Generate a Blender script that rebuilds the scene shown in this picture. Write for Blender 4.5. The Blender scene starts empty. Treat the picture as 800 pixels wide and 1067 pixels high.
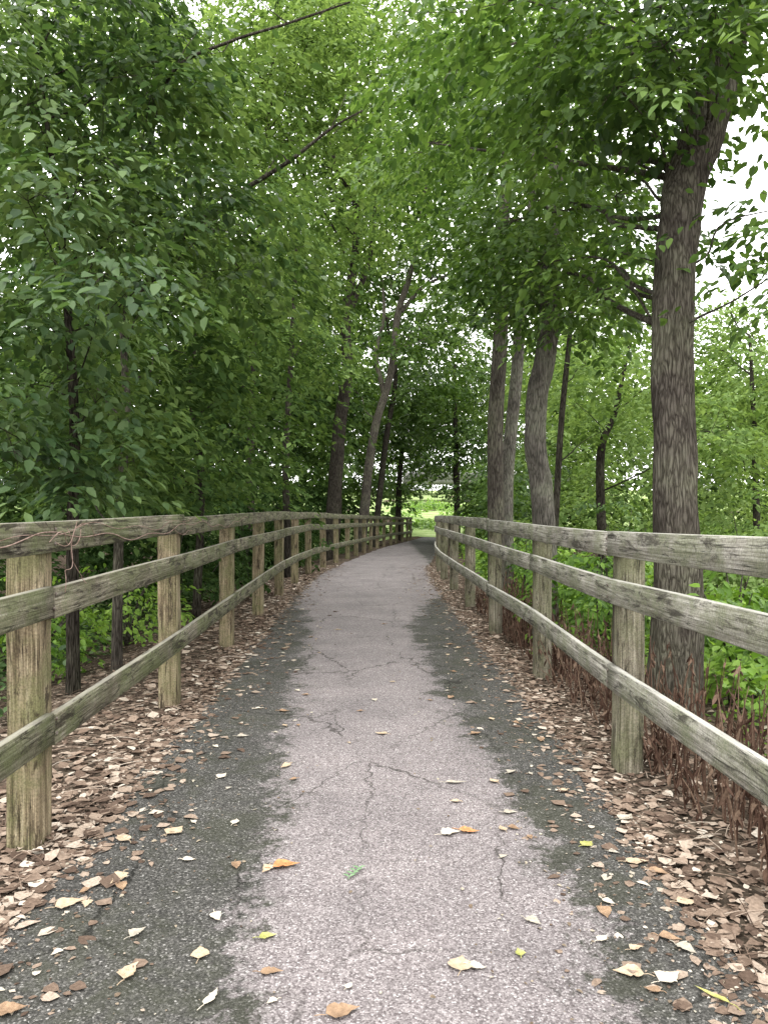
import bpy, math, random
import numpy as np
rng = np.random.default_rng(11)
random.seed(5)
S = bpy.context.scene
COL = S.collection
R = math.radians

# ------------------------------------------------------------------ tables
CY = [-6, 3.4, 5.8, 8.3, 10.7, 13.1, 15.5, 17.8, 20.2, 22.6, 25, 27.4, 29.8, 32.2, 34.6, 37, 39.4, 41.8, 44.2, 46.6, 49, 60, 75]
CX = [-.09, -.10, -.12, -.17, -.23, -.26, -.27, -.22, -.10, .09, .31, .5, .72, .94, 1.2, 1.5, 1.85, 2.18, 2.55, 2.9, 3.2, 4.9, 7.5]
def cx(y): return np.interp(y, CY, CX)
def base(y): return np.interp(y, [-6, 13, 18, 22, 30, 40, 50, 58, 120, 200], [0, 0, -.04, -.12, -.25, -.41, -.56, -.62, 3.6, 6.0])
def gz(x, y):
    x = np.asarray(x, float); y = np.asarray(y, float)
    d = np.abs(x - cx(y)) - 1.9
    side = -np.clip(d, 0, 6) * .22
    side = side * np.interp(y, [50, 60], [1, 0])
    bump = .03*np.sin(x*2.3+y*1.1)*np.sin(y*1.7-x*.9) + .05*np.sin(x*.7+1)*np.sin(y*.6)
    w = np.clip((d+.55)/.6, 0, 1)
    inner = np.where(np.abs(x-cx(y)) < 1.22, -.03, 0.0)
    return base(y) + side + bump*w + inner
def P(px, py, D):
    return np.array([(px-400)/800*D, D, 1.5+(529-py)/800*D])
def G(px, py):
    D = 1200/(py-529)
    return np.array([(px-400)/800*D, D])

# ------------------------------------------------------------------ object helpers
def mk(name, V, F, mat, parent=None, origin=None, smooth=False, uv=None, attr=None, aname='worn_lit'):
    V = np.asarray(V, dtype=np.float64).reshape(-1, 3)
    if origin is not None: V = V - np.asarray(origin)
    F = np.asarray(F, dtype=np.int32)
    m, k = F.shape
    me = bpy.data.meshes.new(name)
    me.vertices.add(len(V)); me.vertices.foreach_set('co', V.astype(np.float32).ravel())
    me.loops.add(m*k); me.loops.foreach_set('vertex_index', F.ravel())
    me.polygons.add(m); me.polygons.foreach_set('loop_start', np.arange(0, m*k, k, dtype=np.int32))
    me.update(calc_edges=True)
    if uv is not None:
        l = me.uv_layers.new(name='UVMap'); l.data.foreach_set('uv', np.asarray(uv, np.float32).ravel())
    if attr is not None:
        a = me.attributes.new(aname, 'FLOAT', 'POINT'); a.data.foreach_set('value', np.asarray(attr, np.float32).ravel())
    me.validate()
    if smooth: me.polygons.foreach_set('use_smooth', np.ones(m, bool))
    if mat: me.materials.append(mat)
    o = bpy.data.objects.new(name, me); COL.objects.link(o)
    if parent: o.parent = parent
    return o
def mkleaf(name, V, F, mat, parent=None, origin=None, k=6):
    b = V.reshape(-1, k, 3)[:, 0]
    f = .5+.5*np.sin(b[:, 0]*1.9+1.3*np.sin(b[:, 2]*1.7))*np.sin(b[:, 1]*1.6+b[:, 2]*1.1)
    tn = np.clip(.6*rng.random(len(b))+.6*f-.1, 0, 1)
    return mk(name, V, F, mat, parent, origin, attr=np.repeat(tn, k), aname='tint')
def empty(name, loc):
    o = bpy.data.objects.new(name, None); COL.objects.link(o); o.location = [float(v) for v in loc]; o.empty_display_size = .2
    return o
def tag(o, label, cat, group=None, kind=None):
    o['label'] = label; o['category'] = cat
    if group: o['group'] = group
    if kind: o['kind'] = kind
    return o

# ------------------------------------------------------------------ materials
class NT:
    def __init__(s, name):
        s.m = bpy.data.materials.new(name); s.m.use_nodes = True; s.t = s.m.node_tree; s.t.nodes.clear()
        s.out = s.n('ShaderNodeOutputMaterial')
    def n(s, typ, **kw):
        nd = s.t.nodes.new(typ)
        for k, v in kw.items(): setattr(nd, k, v)
        return nd
    def set(s, nd, a, b):
        sock = nd.inputs[a]
        if isinstance(b, bpy.types.NodeSocket): s.t.links.new(b, sock)
        else:
            if isinstance(b, tuple) and len(b) == 3 and sock.type == 'RGBA': b = (*b, 1)
            sock.default_value = b
    def math(s, op, a, b=0.0, clamp=False):
        nd = s.n('ShaderNodeMath', operation=op, use_clamp=clamp); s.set(nd, 0, a); s.set(nd, 1, b); return nd.outputs[0]
    def mix(s, f, a, b, blend='MIX'):
        nd = s.n('ShaderNodeMixRGB', blend_type=blend); s.set(nd, 0, f); s.set(nd, 1, a); s.set(nd, 2, b); return nd.outputs[0]
    def ramp(s, f, stops):
        nd = s.n('ShaderNodeValToRGB'); cr = nd.color_ramp
        while len(cr.elements) < len(stops): cr.elements.new(.5)
        for e, (p, c) in zip(cr.elements, stops):
            e.position = p; e.color = c if len(c) == 4 else (*c, 1)
        s.set(nd, 0, f); return nd.outputs[0]
    def noise(s, vec, scale, detail=4, rough=.55, dist=0):
        nd = s.n('ShaderNodeTexNoise'); s.set(nd, 'Vector', vec); nd.inputs['Scale'].default_value = scale
        nd.inputs['Detail'].default_value = detail; nd.inputs['Roughness'].default_value = rough; nd.inputs['Distortion'].default_value = dist
        return nd.outputs[0]
    def pos(s): return s.n('ShaderNodeNewGeometry').outputs['Position']
    def mapv(s, vec, sc):
        nd = s.n('ShaderNodeMapping'); s.set(nd, 'Vector', vec); nd.inputs['Scale'].default_value = sc; return nd.outputs[0]
    def bump(s, h, strength=.5, dist=.01):
        nd = s.n('ShaderNodeBump'); s.set(nd, 'Height', h); nd.inputs['Strength'].default_value = strength; nd.inputs['Distance'].default_value = dist
        return nd.outputs[0]
    def principled(s, color, rough=.8, normal=None, spec=.3):
        nd = s.n('ShaderNodeBsdfPrincipled'); s.set(nd, 'Base Color', color); s.set(nd, 'Roughness', rough)
        nd.inputs['Specular IOR Level'].default_value = spec
        if normal is not None: s.set(nd, 'Normal', normal)
        return nd.outputs[0]
    def diffuse(s, color, normal=None):
        nd = s.n('ShaderNodeBsdfDiffuse'); s.set(nd, 'Color', color)
        if normal is not None: s.set(nd, 'Normal', normal)
        return nd.outputs[0]
    def done(s, sh): s.set(s.out, 'Surface', sh); return s.m

def sc(c, k): return tuple(v*k for v in c)
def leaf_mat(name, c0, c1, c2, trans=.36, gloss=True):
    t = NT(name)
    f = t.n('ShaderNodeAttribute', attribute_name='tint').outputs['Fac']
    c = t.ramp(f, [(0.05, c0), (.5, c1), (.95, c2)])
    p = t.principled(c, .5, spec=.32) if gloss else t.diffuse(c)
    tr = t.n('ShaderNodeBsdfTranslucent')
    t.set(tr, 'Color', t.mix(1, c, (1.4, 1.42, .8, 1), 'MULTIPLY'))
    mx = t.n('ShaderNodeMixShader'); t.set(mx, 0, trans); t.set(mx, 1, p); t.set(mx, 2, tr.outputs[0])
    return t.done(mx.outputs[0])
M = {}
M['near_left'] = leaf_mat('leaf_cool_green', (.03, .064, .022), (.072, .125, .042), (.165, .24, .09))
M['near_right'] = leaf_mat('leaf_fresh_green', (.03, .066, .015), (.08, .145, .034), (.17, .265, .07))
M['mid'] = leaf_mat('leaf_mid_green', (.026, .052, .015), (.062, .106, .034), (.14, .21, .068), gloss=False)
M['dark'] = leaf_mat('leaf_shaded_green', (.014, .030, .010), (.032, .060, .02), (.07, .118, .038), .3, gloss=False)  # lowered greens paint in the shade under the left canopy
M['light'] = leaf_mat('leaf_lit_green', (.07, .12, .035), (.14, .215, .068), (.26, .355, .14), .45, gloss=False)  # raised greens paint in sky light and haze on background leaves
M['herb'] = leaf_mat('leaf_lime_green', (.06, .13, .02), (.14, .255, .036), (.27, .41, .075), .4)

def bark_mat(name, a, b, zs=.14, scale=34, det=5, bs=.025):
    t = NT(name)
    v = t.mapv(t.pos(), (1, 1, zs))
    wob = t.n('ShaderNodeTexNoise'); t.set(wob, 'Vector', v); wob.inputs['Scale'].default_value = 18; wob.inputs['Detail'].default_value = 2
    vv = t.n('ShaderNodeVectorMath', operation='MULTIPLY_ADD'); t.set(vv, 0, wob.outputs['Color']); vv.inputs[1].default_value = (.09, .09, .09); t.set(vv, 2, v)
    vo = t.n('ShaderNodeTexVoronoi', feature='DISTANCE_TO_EDGE'); t.set(vo, 'Vector', vv.outputs[0]); vo.inputs['Scale'].default_value = scale
    n = t.noise(v, 60, det, .75); big = t.noise(t.pos(), 2.6, 3, .6)
    h = t.math('ADD', t.math('MINIMUM', t.math('MULTIPLY', vo.outputs[0], 1.4), .33), t.math('MULTIPLY', n, .85))
    c = t.ramp(h, [(.30, sc(a, .35)), (.49, a), (.85, b)])
    c = t.mix(t.math('MULTIPLY', t.math('SUBTRACT', big, .42), 1.7, True), c, t.mix(1, c, (.92, 1.15, .85, 1), 'MULTIPLY'))
    c = t.mix(1, c, t.ramp(big, [(.3, (.62, .62, .62)), (.7, (1.3, 1.3, 1.3))]), 'MULTIPLY')
    return t.done(t.diffuse(c, t.bump(h, 1, bs)))
M['bark_big'] = bark_mat('furrowed_bark', (.07, .060, .050), (.165, .146, .124), zs=.15, scale=38, bs=.035)
M['bark'] = bark_mat('grey_brown_bark', (.062, .054, .045), (.15, .134, .112))
M['bark_light'] = bark_mat('grey_bark', (.10, .092, .078), (.22, .202, .175), scale=42)
M['bark_dark'] = bark_mat('dark_bark', (.027, .023, .019), (.07, .061, .051), det=2)

def wood_mat(name, cols, algae, amt, stain, sx=2.0, sy=85):
    t = NT(name)
    uv = t.n('ShaderNodeUVMap').outputs[0]
    g = t.noise(t.mapv(uv, (sx, sy, 1)), 1, 5, .72, .35)
    c = t.ramp(g, [(.34, cols[0]), (.46, cols[1]), (.57, cols[2]), (.70, cols[3])])
    bigv = t.noise(t.mapv(uv, (1.6, 7, 1)), 1, 4, .7)
    c = t.mix(1, c, t.ramp(bigv, [(.34, (.5, .48, .45)), (.5, (.95, .95, .94)), (.66, (1.28, 1.28, 1.27))]), 'MULTIPLY')
    al = t.noise(t.pos(), 3.2, 6, .74)
    am = t.ramp(al, [(.5-amt*.12, (0, 0, 0)), (.63-amt*.04, (1, 1, 1))])
    c = t.mix(t.math('MULTIPLY', am, .68), c, algae)
    st = t.noise(t.mapv(uv, (3.0, 15, 1)), 1, 6, .78, .8)
    c = t.mix(t.ramp(st, [(stain, (0, 0, 0)), (stain+.08, (.88, .88, .88))]), c, sc(cols[0], .5)+(1,))
    spk = t.noise(t.pos(), 110, 2, .6)
    c = t.mix(.7, c, t.ramp(spk, [(.35, (.6, .6, .6)), (.65, (1.2, 1.2, 1.2))]), 'MULTIPLY')
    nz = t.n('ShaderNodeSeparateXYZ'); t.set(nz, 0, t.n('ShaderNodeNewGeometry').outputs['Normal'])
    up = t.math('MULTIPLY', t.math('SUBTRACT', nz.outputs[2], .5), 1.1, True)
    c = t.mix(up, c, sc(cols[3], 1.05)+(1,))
    cr = t.noise(t.mapv(uv, (.9, 48, 1)), 1, 2, .5, .2)
    crk = t.ramp(cr, [(.485, (1, 1, 1)), (.498, (.10, .10, .10)), (.511, (1, 1, 1))])
    cm = t.ramp(t.noise(t.pos(), 5, 2), [(.44, (0, 0, 0)), (.52, (1, 1, 1))])
    crk2 = t.mix(cm, (1, 1, 1, 1), crk)
    c = t.mix(1, c, crk2, 'MULTIPLY')
    h = t.math('ADD', g, t.math('MULTIPLY', crk, .5))
    return t.done(t.principled(c, .9, t.bump(h, .7, .006), .12))
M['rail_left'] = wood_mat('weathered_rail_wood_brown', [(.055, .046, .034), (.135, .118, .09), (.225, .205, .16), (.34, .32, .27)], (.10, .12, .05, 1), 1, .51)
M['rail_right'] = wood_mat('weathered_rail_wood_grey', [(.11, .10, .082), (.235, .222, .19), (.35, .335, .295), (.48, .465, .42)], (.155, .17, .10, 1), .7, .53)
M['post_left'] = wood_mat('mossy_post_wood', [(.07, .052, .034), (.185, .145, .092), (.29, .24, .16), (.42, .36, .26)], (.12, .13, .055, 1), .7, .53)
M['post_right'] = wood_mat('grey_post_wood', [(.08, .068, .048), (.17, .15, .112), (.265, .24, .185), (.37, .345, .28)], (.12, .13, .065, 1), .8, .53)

# asphalt
t = NT('worn_asphalt')
pos = t.pos()
at = t.n('ShaderNodeAttribute', attribute_name='worn_lit').outputs['Fac']
nA = t.noise(pos, 2.0, 8, .80, .3); nB = t.noise(pos, 30, 3, .75)
f = t.math('ADD', at, t.math('MULTIPLY', t.math('SUBTRACT', nA, .5), 4.2))
f = t.math('ADD', f, t.math('MULTIPLY', t.math('SUBTRACT', nB, .5), 1.6))
mask = t.ramp(t.math('ADD', t.math('MULTIPLY', f, .75), .5), [(.26, (0, 0, 0)), (.44, (.6, .6, .6)), (.72, (1, 1, 1))])
vo = t.n('ShaderNodeTexVoronoi'); t.set(vo, 'Vector', pos); vo.inputs['Scale'].default_value = 150
sp = t.n('ShaderNodeSeparateColor'); t.set(sp, 0, vo.outputs['Color'])
pale = t.ramp(sp.outputs[0], [(0, (.12, .102, .103)), (.35, (.215, .19, .191)), (.7, (.29, .26, .26)), (.93, (.375, .34, .34)), (1, (.53, .505, .50))])
darkc = t.ramp(sp.outputs[0], [(0, (.034, .033, .030)), (.5, (.074, .072, .066)), (.85, (.122, .118, .109)), (.97, (.22, .21, .195)), (1, (.40, .39, .37))])
edge = t.ramp(vo.outputs['Distance'], [(.25, (1, 1, 1)), (.7, (.5, .5, .5))])
moss = t.ramp(nA, [(.42, (1, 1, 1)), (.52, (0, 0, 0))])
darkc = t.mix(t.math('MULTIPLY', moss, .5), darkc, (.046, .05, .03, 1))
c = t.mix(mask, darkc, pale)
c = t.mix(.55, c, edge, 'MULTIPLY')
bl = t.noise(pos, 1.5, 5, .7)
c = t.mix(1, c, t.ramp(bl, [(.3, (.76, .76, .76)), (.7, (1.14, 1.13, 1.12))]), 'MULTIPLY')
wn = t.n('ShaderNodeTexNoise'); t.set(wn, 'Vector', pos); wn.inputs['Scale'].default_value = 9; wn.inputs['Detail'].default_value = 4
wv = t.n('ShaderNodeVectorMath', operation='MULTIPLY_ADD'); t.set(wv, 0, wn.outputs['Color']); wv.inputs[1].default_value = (.16, .16, .16); t.set(wv, 2, pos)
cv = t.n('ShaderNodeTexVoronoi', feature='DISTANCE_TO_EDGE'); t.set(cv, 'Vector', t.mapv(wv.outputs[0], (1.5, .7, 1))); cv.inputs['Scale'].default_value = .95
cm = t.ramp(t.noise(pos, .9, 3), [(.43, (0, 0, 0)), (.54, (.9, .9, .9))])
ck = t.ramp(cv.outputs[0], [(0, (.25, .25, .23)), (.005, (.4, .4, .38)), (.011, (1, 1, 1))])
ck = t.mix(cm, (1, 1, 1, 1), ck)
c = t.mix(1, c, ck, 'MULTIPLY')
h = t.math('ADD', t.math('MULTIPLY', t.math('SUBTRACT', 1.0, vo.outputs['Distance']), .6), nB)
M['asphalt'] = t.done(t.principled(c, .85, t.bump(h, .8, .005), .2))

t = NT('forest_floor')
pos = t.pos()
vo = t.n('ShaderNodeTexVoronoi'); t.set(vo, 'Vector', pos); vo.inputs['Scale'].default_value = 26
spc = t.n('ShaderNodeSeparateColor'); t.set(spc, 0, vo.outputs['Color'])
c = t.ramp(spc.outputs[0], [(0, (.04, .03, .024)), (.5, (.10, .074, .056)), (.85, (.18, .138, .106)), (1, (.31, .255, .20))])
c = t.mix(t.ramp(t.noise(pos, 1.7, 4, .7), [(.42, (0, 0, 0)), (.6, (.7, .7, .7))]), c, (.045, .038, .028, 1))
M['floor'] = t.done(t.diffuse(c, t.bump(vo.outputs['Distance'], 1, .03)))
t = NT('lawn_grass')
c = t.ramp(t.noise(t.pos(), 1.0, 5, .75), [(.3, (.17, .25, .09)), (.5, (.27, .35, .14)), (.7, (.42, .48, .26))])
M['lawn'] = t.done(t.diffuse(c))
t = NT('grey_concrete'); M['concrete'] = t.done(t.diffuse(t.ramp(t.noise(t.pos(), .8, 5, .7), [(.35, (.12, .12, .115)), (.65, (.22, .22, .21))])))

def litter_mat(name, stops):
    t = NT(name)
    ri = t.n('ShaderNodeNewGeometry').outputs['Random Per Island']
    c = t.ramp(ri, stops)
    c = t.mix(.6, c, t.ramp(t.noise(t.pos(), 90, 2), [(.3, (.5, .5, .5)), (.7, (1.25, 1.25, 1.25))]), 'MULTIPLY')
    return t.done(t.diffuse(c))
M['litter'] = litter_mat('dry_leaf_litter', [(0, (.08, .056, .043)), (.35, (.17, .122, .092)), (.68, (.28, .212, .163)), (.9, (.40, .325, .26)), (1, (.56, .50, .42))])
M['bits'] = litter_mat('pale_debris', [(0, (.12, .085, .06)), (.6, (.28, .235, .175)), (1, (.52, .48, .39))])
M['deadleaf'] = litter_mat('withered_brown', [(0, (.045, .026, .019)), (.5, (.105, .064, .047)), (1, (.20, .14, .10))])
def flat_leaf(name, a, b):
    t = NT(name)
    c = t.ramp(t.noise(t.pos(), 35, 5, .7), [(.35, a), (.65, b)])
    return t.done(t.principled(c, .7, t.bump(t.noise(t.pos(), 120, 3), .5, .003), .25))
M['tan'] = flat_leaf('tan_leaf', (.34, .25, .165), (.52, .42, .30))
M['orange'] = flat_leaf('orange_leaf', (.36, .13, .05), (.58, .30, .13))
M['cream'] = flat_leaf('cream_leaf', (.46, .40, .32), (.62, .56, .46))
M['brown'] = flat_leaf('brown_leaf', (.18, .115, .07), (.36, .24, .15))
M['yellowgreen'] = flat_leaf('yellow_green_leaf', (.22, .24, .06), (.46, .43, .16))
M['green'] = flat_leaf('green_leaf', (.09, .18, .08), (.24, .36, .2))
M['greyleaf'] = flat_leaf('grey_leaf', (.28, .25, .20), (.46, .42, .35))
t = NT('dry_vine'); M['vine'] = t.done(t.principled(t.ramp(t.noise(t.pos(), 30, 3), [(.35, (.13, .08, .06)), (.65, (.30, .215, .18))]), .85))
t = NT('rusty_bolt'); M['bolt'] = t.done(t.principled(t.ramp(t.noise(t.pos(), 60, 3), [(.4, (.05, .035, .025)), (.6, (.14, .12, .10))]), .6))

# ------------------------------------------------------------------ setting
def grid(xs, ys, zf):
    X, Y = np.meshgrid(xs, ys)
    V = np.stack([X, Y, zf(X, Y)], -1).reshape(-1, 3)
    ny, nx = X.shape
    i = np.arange((ny-1)*(nx-1)); r = i//(nx-1); q = i % (nx-1); a = r*nx+q
    return V, np.stack([a, a+1, a+nx+1, a+nx], -1)
xs = np.unique(np.concatenate([-np.geomspace(14, 500, 18), np.arange(-14, 14.01, .28), np.geomspace(14, 500, 18)]))
ys = np.unique(np.concatenate([[-400, -150, -60, -25, -12], np.arange(-8, 62, .35), np.geomspace(62, 900, 30)]))
V, F = grid(xs, ys, gz)
o = mk('ground', V, F, M['floor'], smooth=True); o['kind'] = 'structure'
V, F = grid(np.linspace(-50, 90, 90), np.linspace(54, 200, 120), lambda X, Y: gz(X, Y)+.05)
o = mk('lawn', V, F, M['lawn'], smooth=True); o['kind'] = 'structure'

ny, nx = 620, 61
yy = np.concatenate([np.linspace(-3, 14, 380), np.linspace(14.1, 70, 240)])
u = np.linspace(-1, 1, nx)
YY, UU = np.meshgrid(yy, u, indexing='ij')
el = 1.285 + .035*np.sin(YY*3.1)+.025*np.sin(YY*7.7+1)+.015*np.sin(YY*17.3)
er = 1.285 + .035*np.sin(YY*2.7+2)+.025*np.sin(YY*8.3+.4)+.015*np.sin(YY*19.1)
XX = cx(YY)+np.where(UU < 0, UU*el, UU*er)
ZZ = base(YY)+.012-.03*(np.abs(UU) > .985)
lb = np.interp(YY, [0, 2.2, 3, 4, 5.4, 7, 9, 11, 13, 70], [-.42, -.42, -.46, -.52, -.62, -.72, -.85, -1.1, -1.45, -1.5])
rb = np.interp(YY, [0, 2.2, 2.8, 3.7, 5.4, 7, 9.9, 12, 14, 70], [.66, .65, .74, .68, .50, .38, .30, .65, 1.25, 1.6])
worn_lit = np.clip(np.minimum(XX-lb, rb-XX)*3.6, -1.9, 2.1)  # near: worn pale band; far off its full width paints the lit grey path
V = np.stack([XX, YY, ZZ], -1).reshape(-1, 3)
i = np.arange((ny-1)*(nx-1)); r = i//(nx-1); q = i % (nx-1); a = r*nx+q
o = mk('path', V, np.stack([a, a+1, a+nx+1, a+nx], -1), M['asphalt'], attr=worn_lit.ravel(), smooth=True); o['kind'] = 'structure'

# ------------------------------------------------------------------ fences
def rot_plank(pts, h, th, rr):
    pts = np.array(pts, float)
    seg = np.linalg.norm(np.diff(pts, axis=0), axis=1); L = np.concatenate([[0], np.cumsum(seg)])
    n = max(8, int(L[-1]/.22)); s = np.linspace(0, L[-1], n)
    C = np.stack([np.interp(s, L, pts[:, k]) for k in range(3)], -1)
    T = np.gradient(C, axis=0); T /= np.linalg.norm(T, axis=1)[:, None]
    N = np.stack([T[:, 1], -T[:, 0], 0*s], -1)
    ph = rr.uniform(0, 6)
    C[:, 2] += .003*np.sin(s*1.3+ph); C += N*(.002*np.sin(s*1.1+ph))[:, None]
    ch = .0035
    sec = [(-th/2, -h/2+ch), (-th/2+ch, -h/2), (th/2-ch, -h/2), (th/2, -h/2+ch), (th/2, h/2-ch), (th/2-ch, h/2), (-th/2+ch, h/2), (-th/2, h/2-ch)]
    per = np.concatenate([[0], np.cumsum([math.dist(sec[i], sec[(i+1) % 8]) for i in range(8)])])
    V = np.stack([C + N*a + np.array([0, 0, 1])*b for a, b in sec], 1).reshape(-1, 3)
    F = []; UV = []; u0 = rr.uniform(0, 50); v0 = rr.uniform(0, 20)
    for i in range(n-1):
        for j in range(8):
            k = (j+1) % 8
            F.append([i*8+j, i*8+k, (i+1)*8+k, (i+1)*8+j])
            UV += [(u0+s[i], v0+per[j]), (u0+s[i], v0+per[j+1]), (u0+s[i+1], v0+per[j+1]), (u0+s[i+1], v0+per[j])]
    for e, fl in ((0, True), (n-1, False)):
        b = e*8
        for q in ([0, 1, 2, 3], [0, 3, 4, 7], [4, 5, 6, 7]):
            qq = [b+x for x in (q[::-1] if fl else q)]
            F.append(qq); UV += [(u0+sec[x-b][1]*5, v0+sec[x-b][0]*5) for x in qq]
    return V, F, UV
def post_mesh(x, y, z0, z1, w, rr):
    n = 22; zs = np.linspace(z0, z1, n); ch = .008; w = w/2
    ang = rr.uniform(-.06, .06) - math.atan2(float(cx(y+.5)-cx(y-.5)), 1.0)
    sec = [(-w, -w+ch), (-w+ch, -w), (w-ch, -w), (w, -w+ch), (w, w-ch), (w-ch, w), (-w+ch, w), (-w, w-ch)]
    lean = (rr.uniform(-.010, .010), rr.uniform(-.016, .016)); ph = rr.uniform(0, 6)
    V = []; F = []; UV = []; u0 = rr.uniform(0, 50); v0 = rr.uniform(0, 9)
    per = np.concatenate([[0], np.cumsum([math.dist(sec[i], sec[(i+1) % 8]) for i in range(8)])])
    for z in zs:
        for k, (a, b) in enumerate(sec):
            j = 1+.015*math.sin(z*7+k+ph)+rr.uniform(-.018, .018)
            a2 = a*j*math.cos(ang)-b*j*math.sin(ang); b2 = a*j*math.sin(ang)+b*j*math.cos(ang)
            V.append((x+a2+lean[0]*(z-z0), y+b2+lean[1]*(z-z0), z+(.012*math.sin(k*1.3+ph) if z == zs[-1] else 0)))
    for i in range(n-1):
        for j in range(8):
            k = (j+1) % 8; F.append([i*8+j, i*8+k, (i+1)*8+k, (i+1)*8+j])
            UV += [(u0+zs[i], v0+per[j]), (u0+zs[i], v0+per[j+1]), (u0+zs[i+1], v0+per[j+1]), (u0+zs[i+1], v0+per[j])]
    b = (n-1)*8
    for q in ([0, 1, 2, 3], [0, 3, 4, 7], [4, 5, 6, 7]):
        F.append([b+x for x in q]); UV += [(u0+sec[x][1]*3, v0+sec[x][0]*3) for x in q]
    return V, F, UV
def bolt_mesh(c, nx_):
    V = []; F = []
    for r_, d in ((.009, 0), (.009, .004), (.005, .007)):
        for k in range(8):
            a = k*math.pi/4; V.append((c[0]+nx_*d, c[1]+r_*math.cos(a), c[2]+r_*math.sin(a)))
    for i in range(2):
        for k in range(8): F.append([i*8+k, i*8+(k+1) % 8, (i+1)*8+(k+1) % 8, (i+1)*8+k])
    F += [[16, 17, 18, 19], [16, 19, 20, 23], [20, 21, 22, 23]]
    return V, F
def fence(side, posts, heights, ptop, label, rmat, pmat, seed, lift=()):
    rr = random.Random(seed)
    root = empty('wooden_fence', (posts[0][0], posts[0][1], 0)); org = root.location[:]
    tag(root, label, 'fence')
    lf = list(lift)+[0]*len(posts)
    for pi, (x, y) in enumerate(posts):
        zb = float(base(y))
        V, F, UV = post_mesh(x, y, zb-.25, zb+ptop+lf[pi]+rr.uniform(-.02, .015), .142, rr)
        p = mk('post', V, F, pmat, root, org, uv=UV)
        if y < 12:
            for h in heights:
                for dz in (-.03, .035):
                    V, F = bolt_mesh((x-side*(.071+.042), y+rr.uniform(-.02, .02), zb+h+dz+lf[pi]), -side)
                    mk('bolt', V, F, M['bolt'], p, org)
    n = len(posts)
    for hi, h in enumerate(heights):
        i = 0; step0 = (1, 2, 2)[hi] if side < 0 else (2, 1, 2)[hi]
        first = True
        while i < n-1:
            st = step0 if first else 2
            first = False
            j = min(n-1, i+st)
            pts = []
            dz0, dz1 = rr.uniform(-.014, .014), rr.uniform(-.014, .014)
            for k in range(i, j+1):
                x, y = posts[k]; zb = float(base(y))
                yy_ = y + (.004 if k == i else 0) - (.004 if k == j else 0)
                tt = (k-i)/(j-i)
                pts.append((x-side*(.071+.022), yy_, zb+h+lf[k]+dz0*(1-tt)+dz1*tt))
            V, F, UV = rot_plank(pts, .138, .038, rr)
            mk('rail', V, F, rmat, root, org, uv=UV)
            i = j
    return root
LPx = [-1.55, -1.56, -1.58, -1.625, -1.70, -1.76, -1.79, -1.80, -1.75, -1.6, -1.41, -1.19, -1.0, -.78, -.56, -.30, 0, .35, .68, 1.05, 1.4, 1.7]
LPy = [-1.4, 1.0, 3.42, 5.83, 8.3, 10.7, 13.1, 15.5, 17.8, 20.2, 22.6, 25, 27.4, 29.8, 32.2, 34.6, 37, 39.4, 41.8, 44.2, 46.6, 49]
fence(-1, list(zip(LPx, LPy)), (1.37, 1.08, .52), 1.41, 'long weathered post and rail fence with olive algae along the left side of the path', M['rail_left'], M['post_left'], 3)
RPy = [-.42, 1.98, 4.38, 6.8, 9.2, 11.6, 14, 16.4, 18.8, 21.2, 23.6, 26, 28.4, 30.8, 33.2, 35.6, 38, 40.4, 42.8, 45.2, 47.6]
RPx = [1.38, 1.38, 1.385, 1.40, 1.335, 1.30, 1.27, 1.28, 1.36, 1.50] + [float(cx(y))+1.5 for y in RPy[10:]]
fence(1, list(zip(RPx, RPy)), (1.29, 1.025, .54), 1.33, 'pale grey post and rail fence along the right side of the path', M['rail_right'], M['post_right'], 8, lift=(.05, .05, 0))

# ------------------------------------------------------------------ vegetation helpers
def catmull(pts, n):
    pts = np.array(pts, float); k = len(pts)
    ext = np.vstack([2*pts[0]-pts[1], pts, 2*pts[-1]-pts[-2]])
    out = []
    for s in np.linspace(0, k-1-1e-6, n):
        i = int(s); f = s-i; p0, p1, p2, p3 = ext[i:i+4]
        out.append(.5*((2*p1)+(-p0+p2)*f+(2*p0-5*p1+4*p2-p3)*f*f+(-p0+3*p1-3*p2+p3)*f**3))
    return np.array(out)
def tube(pts, radii, sides=8, n=None, rough=0.0):
    n = n or max(4, len(pts)*3)
    C = catmull(np.column_stack([np.array(pts, float), radii]), n); rad = np.maximum(C[:, 3], .0015); C = C[:, :3]
    T = np.gradient(C, axis=0); T /= np.linalg.norm(T, axis=1)[:, None]+1e-9
    ref = np.eye(3)[int(np.argmin(np.abs(T).max(0)))][None, :]
    A = np.cross(T, ref); A /= np.linalg.norm(A, axis=1)[:, None]+1e-9
    B = np.cross(T, A)
    th = np.linspace(0, 2*np.pi, sides, endpoint=False)
    rr = rad[:, None]*np.ones(sides)
    if rough:
        s = np.arange(n)[:, None]
        rr = rr*(1+rough*(np.sin(th*3+s*.35)*.5+np.sin(th*5-s*.6+1)*.35+np.sin(th*2+s*.9)*.3))
    V = C[:, None]+A[:, None]*(np.cos(th)*rr)[..., None]+B[:, None]*(np.sin(th)*rr)[..., None]
    ii, jj = np.meshgrid(np.arange(n-1), np.arange(sides), indexing='ij'); ii = ii.ravel(); jj = jj.ravel(); kk = (jj+1) % sides
    return V.reshape(-1, 3), np.stack([ii*sides+jj, ii*sides+kk, (ii+1)*sides+kk, (ii+1)*sides+jj], -1)
def join(parts):
    Vs, Fs, o_ = [], [], 0
    for V, F in parts:
        Vs.append(V); Fs.append(np.asarray(F)+o_); o_ += len(V)
    return np.vstack(Vs), np.vstack(Fs)
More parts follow.
